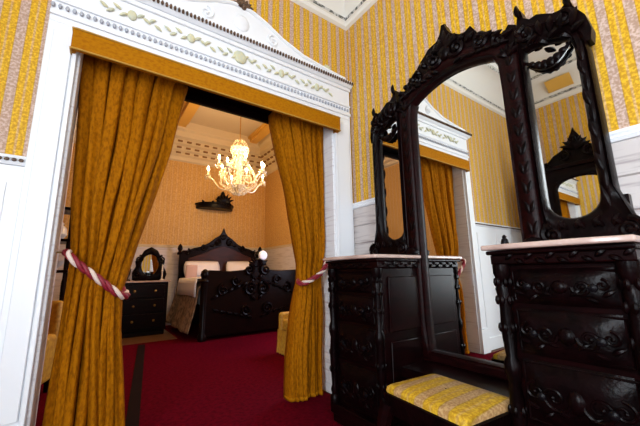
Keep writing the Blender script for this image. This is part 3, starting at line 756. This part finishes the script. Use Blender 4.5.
for i, (x, lab, m) in enumerate(((BC-.50, 'white pillow against the headboard, left side of the bed', linen), (BC+.42, 'white pillow against the headboard, right side of the bed', linen))):
    mb = MB(); mb.grid(lambda u, v: (x+.36*(2*u-1)*(1-.05*(2*v-1)**2), 7.28+.10*((1-(2*u-1)**4)*(1-(2*v-1)**4))*-1+.10*v, 1.02+.30*v), 16, 10)
    tag(mb.build('pillow', m, solid=.10, angle=180), lab, 'pillow', 'pillows on the bed')
mb = MB(); mb.grid(lambda u, v: (BC-.92+.20*u, 6.95-.02*math.sin(PI*u), .99+.27*v), 8, 8)
tag(mb.build('cushion', pinklinen, solid=.09, angle=180), 'blush cushion at the left edge of the bed', 'cushion')

# carved corona fixed to the wall over the bed
co = thing('bed_corona', 'black carved crown bracket fixed high on the wall above the bed', 'corona', (2.30, 7.7, 2.60))
mb = MB(); pl = []
for i in range(25): a = PI+PI*i/24; pl.append((2.28+.44*math.cos(a), 7.745+.38*math.sin(a)))
mb.prism(pl, lambda u, v, d: (u, v, d), 2.62, 2.72); mb.prism([(a*1.0, b) for a, b in [(2.28+(u-2.28)*1.06, 7.745+(v-7.745)*1.06) for u, v in pl]], lambda u, v, d: (u, v, d), 2.71, 2.75)
mb.build('canopy_ring', black_m, co, bev=.012)
mb = MB().lathe([(.16, 0), (.18, .04), (.13, .10), (.15, .16), (.08, .22), (.04, .26), (.05, .29), (.01, .34)], (2.42, 7.56, 2.74), 14)
K3 = lambda u, v, d: (u, 7.40-d, v)
for k in range(7): leaf((2.42, 2.74), PI/2+(k-3)*.38, .26, .07, K3, mb, .04)
for k in range(5): leaf((1.95+.16*k, 2.70), PI/2+.5*(-1)**k, .10, .06, lambda u, v, d: (u, 7.38+.4*abs(u-2.28)**2-d, v), mb, .03)
mb.build('crown', black_m, co)

# ------------------------------------------------------------------ commode with toilet mirror on the left
cm = thing('commode', 'dark commode with a pale marble top left of the bed', 'commode', (.80, 6.95, 0))
mb = MB().box(.40, 1.18, 6.72, 7.20, .08, .94)
mb.box(.42, 1.16, 6.74, 7.18, -.008, .08); mb.build('body', bedwood, cm, bev=.012)
MB().box(.37, 1.21, 6.69, 7.22, .94, .97).build('marble_top', marble, cm, bev=.008)
for z0, z1 in ((.14, .38), (.41, .64), (.67, .90)):
    d = MB().box(.46, 1.12, 6.70, 6.72, z0, z1).build('drawer', bedwood, cm, bev=.006)
    for x in (.62, .96): MB().lathe([(.012, 0), (.012, -.02), (.022, -.03), (.006, -.04)], (x, 6.70, (z0+z1)/2), 10, 'y').build('knob', brass, d)
tm = thing('toilet_mirror', 'dark scrolled mirror standing on the commode left of the bed', 'mirror', (.88, 7.05, .97))
mo = [(.60, .97), (.58, 1.12), (.64, 1.24), (.62, 1.34), (.70, 1.42), (.76, 1.55), (.88, 1.62), (1.00, 1.55), (1.06, 1.42), (1.14, 1.34), (1.12, 1.24), (1.18, 1.12), (1.16, .97)]
mi = [(.88+.15*math.cos(2*PI*i/24), 1.27+.20*math.sin(2*PI*i/24)) for i in range(24)]
A = by_angle(mo, (.88, 1.27), 72); B = by_angle(mi, (.88, 1.27), 72)
mb = MB(); mb.loops([[(a.x+(b.x-a.x)*t, y, a.y+(b.y-a.y)*t) for a, b in zip(A, B)] for t, y in ((0, 7.08), (0, 7.03), (.3, 7.01), (.8, 7.015), (1, 7.04), (1, 7.06))])
for sg in (1, -1): spiral((.88+sg*.20, 1.38), .07, 1.5, PI/2, lambda u, v: (u, 7.0, v), mb, .02, sg); spiral((.88+sg*.22, 1.08), .07, 1.5, PI/2, lambda u, v: (u, 7.0, v), mb, .02, -sg)
tf = mb.build('frame', carved, tm)
MB().add([(a, 7.045, b) for a, b in mi], [tuple(range(24))]).build('mirror_glass', mirror, tm, smooth=False)
mb = MB().lathe([(.06, 0), (.065, .015), (.02, .04), (.05, .12), (.055, .2), (.03, .28), (.045, .32), (.04, .33)], (.50, 6.92, .972), 14)
tag(mb.build('vase', mat('dark_porcelain', (.03, .025, .02), .2, coat=.5)), 'dark slender vase at the left end of the commode top', 'vase')
mb = MB().lathe([(.035, 0), (.04, .01), (.012, .03), (.012, .16), (.022, .18), (.014, .19), (.014, .30)], (1.08, 6.88, .972), 12)
tag(mb.build('candlestick', mat('pale_china', (.7, .66, .58), .3)), 'pale candlestick on the right end of the commode top', 'candlestick')

# ------------------------------------------------------------------ yellow chairs half hidden by the curtains
def tub_chair(x, y, rz, label):
    c = thing('armchair', label, 'armchair', (x, y, 0), 'yellow armchairs beyond the doorway')
    cz, sz = math.cos(rz), math.sin(rz)
    T = lambda p: (x+p[0]*cz-p[1]*sz, y+p[0]*sz+p[1]*cz, p[2])
    def part(mb, nm, bev=.04, seg=4):
        mb.v = [Vector(T(p)) for p in mb.v]; return mb.build(nm, chair_fab, c, bev=bev, seg=seg)
    part(MB().box(-.25, .25, -.27, .22, .30, .46), 'seat')
    part(MB().box(-.33, .33, .22, .33, .12, .84), 'backrest')
    for s in (1, -1): part(MB().box(min(s*.25, s*.34), max(s*.25, s*.34), -.28, .22, .12, .54), 'arm')
    mb = MB(); mb.grid(lambda u, v: ((-.33+.66*u), -.285-.012*math.sin(60*u)*(1-v)-.01*(1-v), .02+.30*v), 60, 3); part(mb, 'skirt', 0)
    for sx in (1, -1):
        for sy in (-.22, .26):
            m2 = MB().lathe([(.016, 0), (.02, .02), (.024, .14)], (sx*.28, sy, 0), 8); m2.v = [Vector(T(p)) for p in m2.v]; m2.build('leg', bedwood, c)
tub_chair(2.42, 3.74, -PI/2, 'mustard yellow armchair peeking out behind the right curtain')
tub_chair(-.62, 4.0, -.3, 'mustard yellow armchair seen through the gap left of the left curtain')

# ------------------------------------------------------------------ chandelier
CH = Vector((1.86, 5.0, 0)); NA = 10
ch = thing('chandelier', 'lit crystal chandelier with gilt arms hanging in the bedroom', 'chandelier', (CH.x, CH.y, 2.36))
MB().lathe([(.008, 3.3), (.008, BZ-.06), (.06, BZ-.05), (.07, BZ-.005)], CH, 8).build('chain', gilt, ch)
mb = MB().lathe([(.01, 2.36), (.04, 2.39), (.03, 2.43), (.10, 2.48), (.13, 2.54), (.06, 2.58), (.035, 2.66), (.06, 2.74), (.035, 2.80), (.07, 2.90), (.04, 2.98), (.03, 3.06), (.06, 3.14), (.02, 3.3)], CH, 16)
mb.build('stem', crystal, ch)
mb = MB().lathe([(.05, 3.10), (.13, 3.14), (.155, 3.20), (.14, 3.21), (.04, 3.13)], CH, 18)
for k in range(14):
    a = 2*PI*k/14
    for j in range(5): mb.blob((CH.x+.15*math.cos(a)*(1-.12*j), CH.y+.15*math.sin(a)*(1-.12*j), 3.16-.045*j), (.012, .012, .02), 6, 4)
    mb.tube([(CH.x+.03*math.cos(a), CH.y+.03*math.sin(a), 3.36), (CH.x+.09*math.cos(a), CH.y+.09*math.sin(a), 3.33), (CH.x+.15*math.cos(a), CH.y+.15*math.sin(a), 3.21)], .007, 5)
mb.build('crown', crystal, ch)
for k in range(20):
    a = 2*PI*k/20; mb = MB(); sp_ = [(CH.x+r*math.cos(a), CH.y+r*math.sin(a), z) for r, z in [(.10+.20*math.sin(PI*j/16), 3.0-.42*j/8) for j in range(9)]+[(.30-.20*j/5, 2.56-.16*j/5) for j in range(6)]]
    mb.tube(sp_, .004, 5)
    for j in range(9):
        t = j/8; r = .10+.20*math.sin(PI*t*.5); mb.blob((CH.x+r*math.cos(a), CH.y+r*math.sin(a), 3.0-.42*t), (.011, .011, .02), 6, 4)
    for j in range(6):
        t = j/5; r = .30-.20*t; mb.blob((CH.x+r*math.cos(a), CH.y+r*math.sin(a), 2.56-.16*t), (.012, .012, .018), 6, 4)
    mb.build('bead_chain', crystal, ch)
for k in range(NA):
    a = 2*PI*(k+.35)/NA; d = Vector((math.cos(a), math.sin(a), 0)); ro = .50 if k % 2 == 0 else .38; dz = 0 if k % 2 == 0 else .13
    pts = []
    for i in range(13):
        t = i/12; pts.append(CH+d*(.05+(ro-.05)*t)+Vector((0, 0, 2.56+dz-.10*math.sin(PI*min(1, t*1.25))+.12*max(0, t-.6)/.4)))
    arm = MB().tube(pts, .012, 7).build('arm', crystal, ch)
    e = pts[-1]
    mb = MB().lathe([(.012, -.01), (.05, .01), (.055, .022), (.02, .02), (.016, .03)], e, 12)
    for q in range(8):
        b = 2*PI*q/8; mb.blob(e+Vector((.048*math.cos(b), .048*math.sin(b), -.025)), (.008, .008, .028), 5, 4)
    mb.build('drip_pan', crystal, arm)
    MB().lathe([(.014, .02), (.014, .10)], e, 8).build('candle', candle_m, arm)
    MB().lathe([(.008, .10), (.018, .12), (.018, .14), (.003, .18)], e, 8).build('bulb', flame_m, arm)
    l = bpy.data.lights.new('bulb_light', 'POINT'); l.energy = 8.5; l.color = (1, .62, .26); l.shadow_soft_size = .03
    lo_ = bpy.data.objects.new('bulb_light', l); C.objects.link(lo_); lo_.parent = ch; lo_.location = e+Vector((0, 0, .24))-ch.location

# what-not shelves beyond the gap left of the left curtain
wn = thing('whatnot_shelf', 'dark open shelf stand seen through the gap left of the left curtain', 'shelf', (-.64, 5.2, -.008))
for sx in (-.98, -.30):
    for sy in (5.02, 5.38):
        MB().lathe([(.022, 0), (.016, .06), (.022, .5), (.014, .55), (.022, 1.0), (.014, 1.05), (.022, 1.5), (.014, 1.55), (.022, 2.0), (.008, 2.12)], (sx, sy, 0), 8).build('post', wood, wn)
for z in (.30, .72, 1.12, 1.50, 1.90): MB().box(-1.01, -.27, 4.99, 5.41, z, z+.035).build('shelf', wood, wn, bev=.005)
china = mat('ivory_china', (.66, .60, .52), .3)
for z, x, lab, pr in ((1.535, -.42, 'ivory lidded jar on an upper shelf of the dark shelf stand', [(.05, 0), (.09, .06), (.08, .14), (.04, .18), (.05, .2), (.01, .25)]),
                      (1.155, -.42, 'ivory bowl on the middle shelf of the dark shelf stand', [(.04, 0), (.04, .02), (.11, .10), (.115, .11), (.10, .10)])):
    tag(MB().lathe(pr, (x, 5.15, z+.002), 14).build('china_jar' if z > 1.3 else 'china_bowl', china), lab, 'jar' if z > 1.3 else 'bowl')
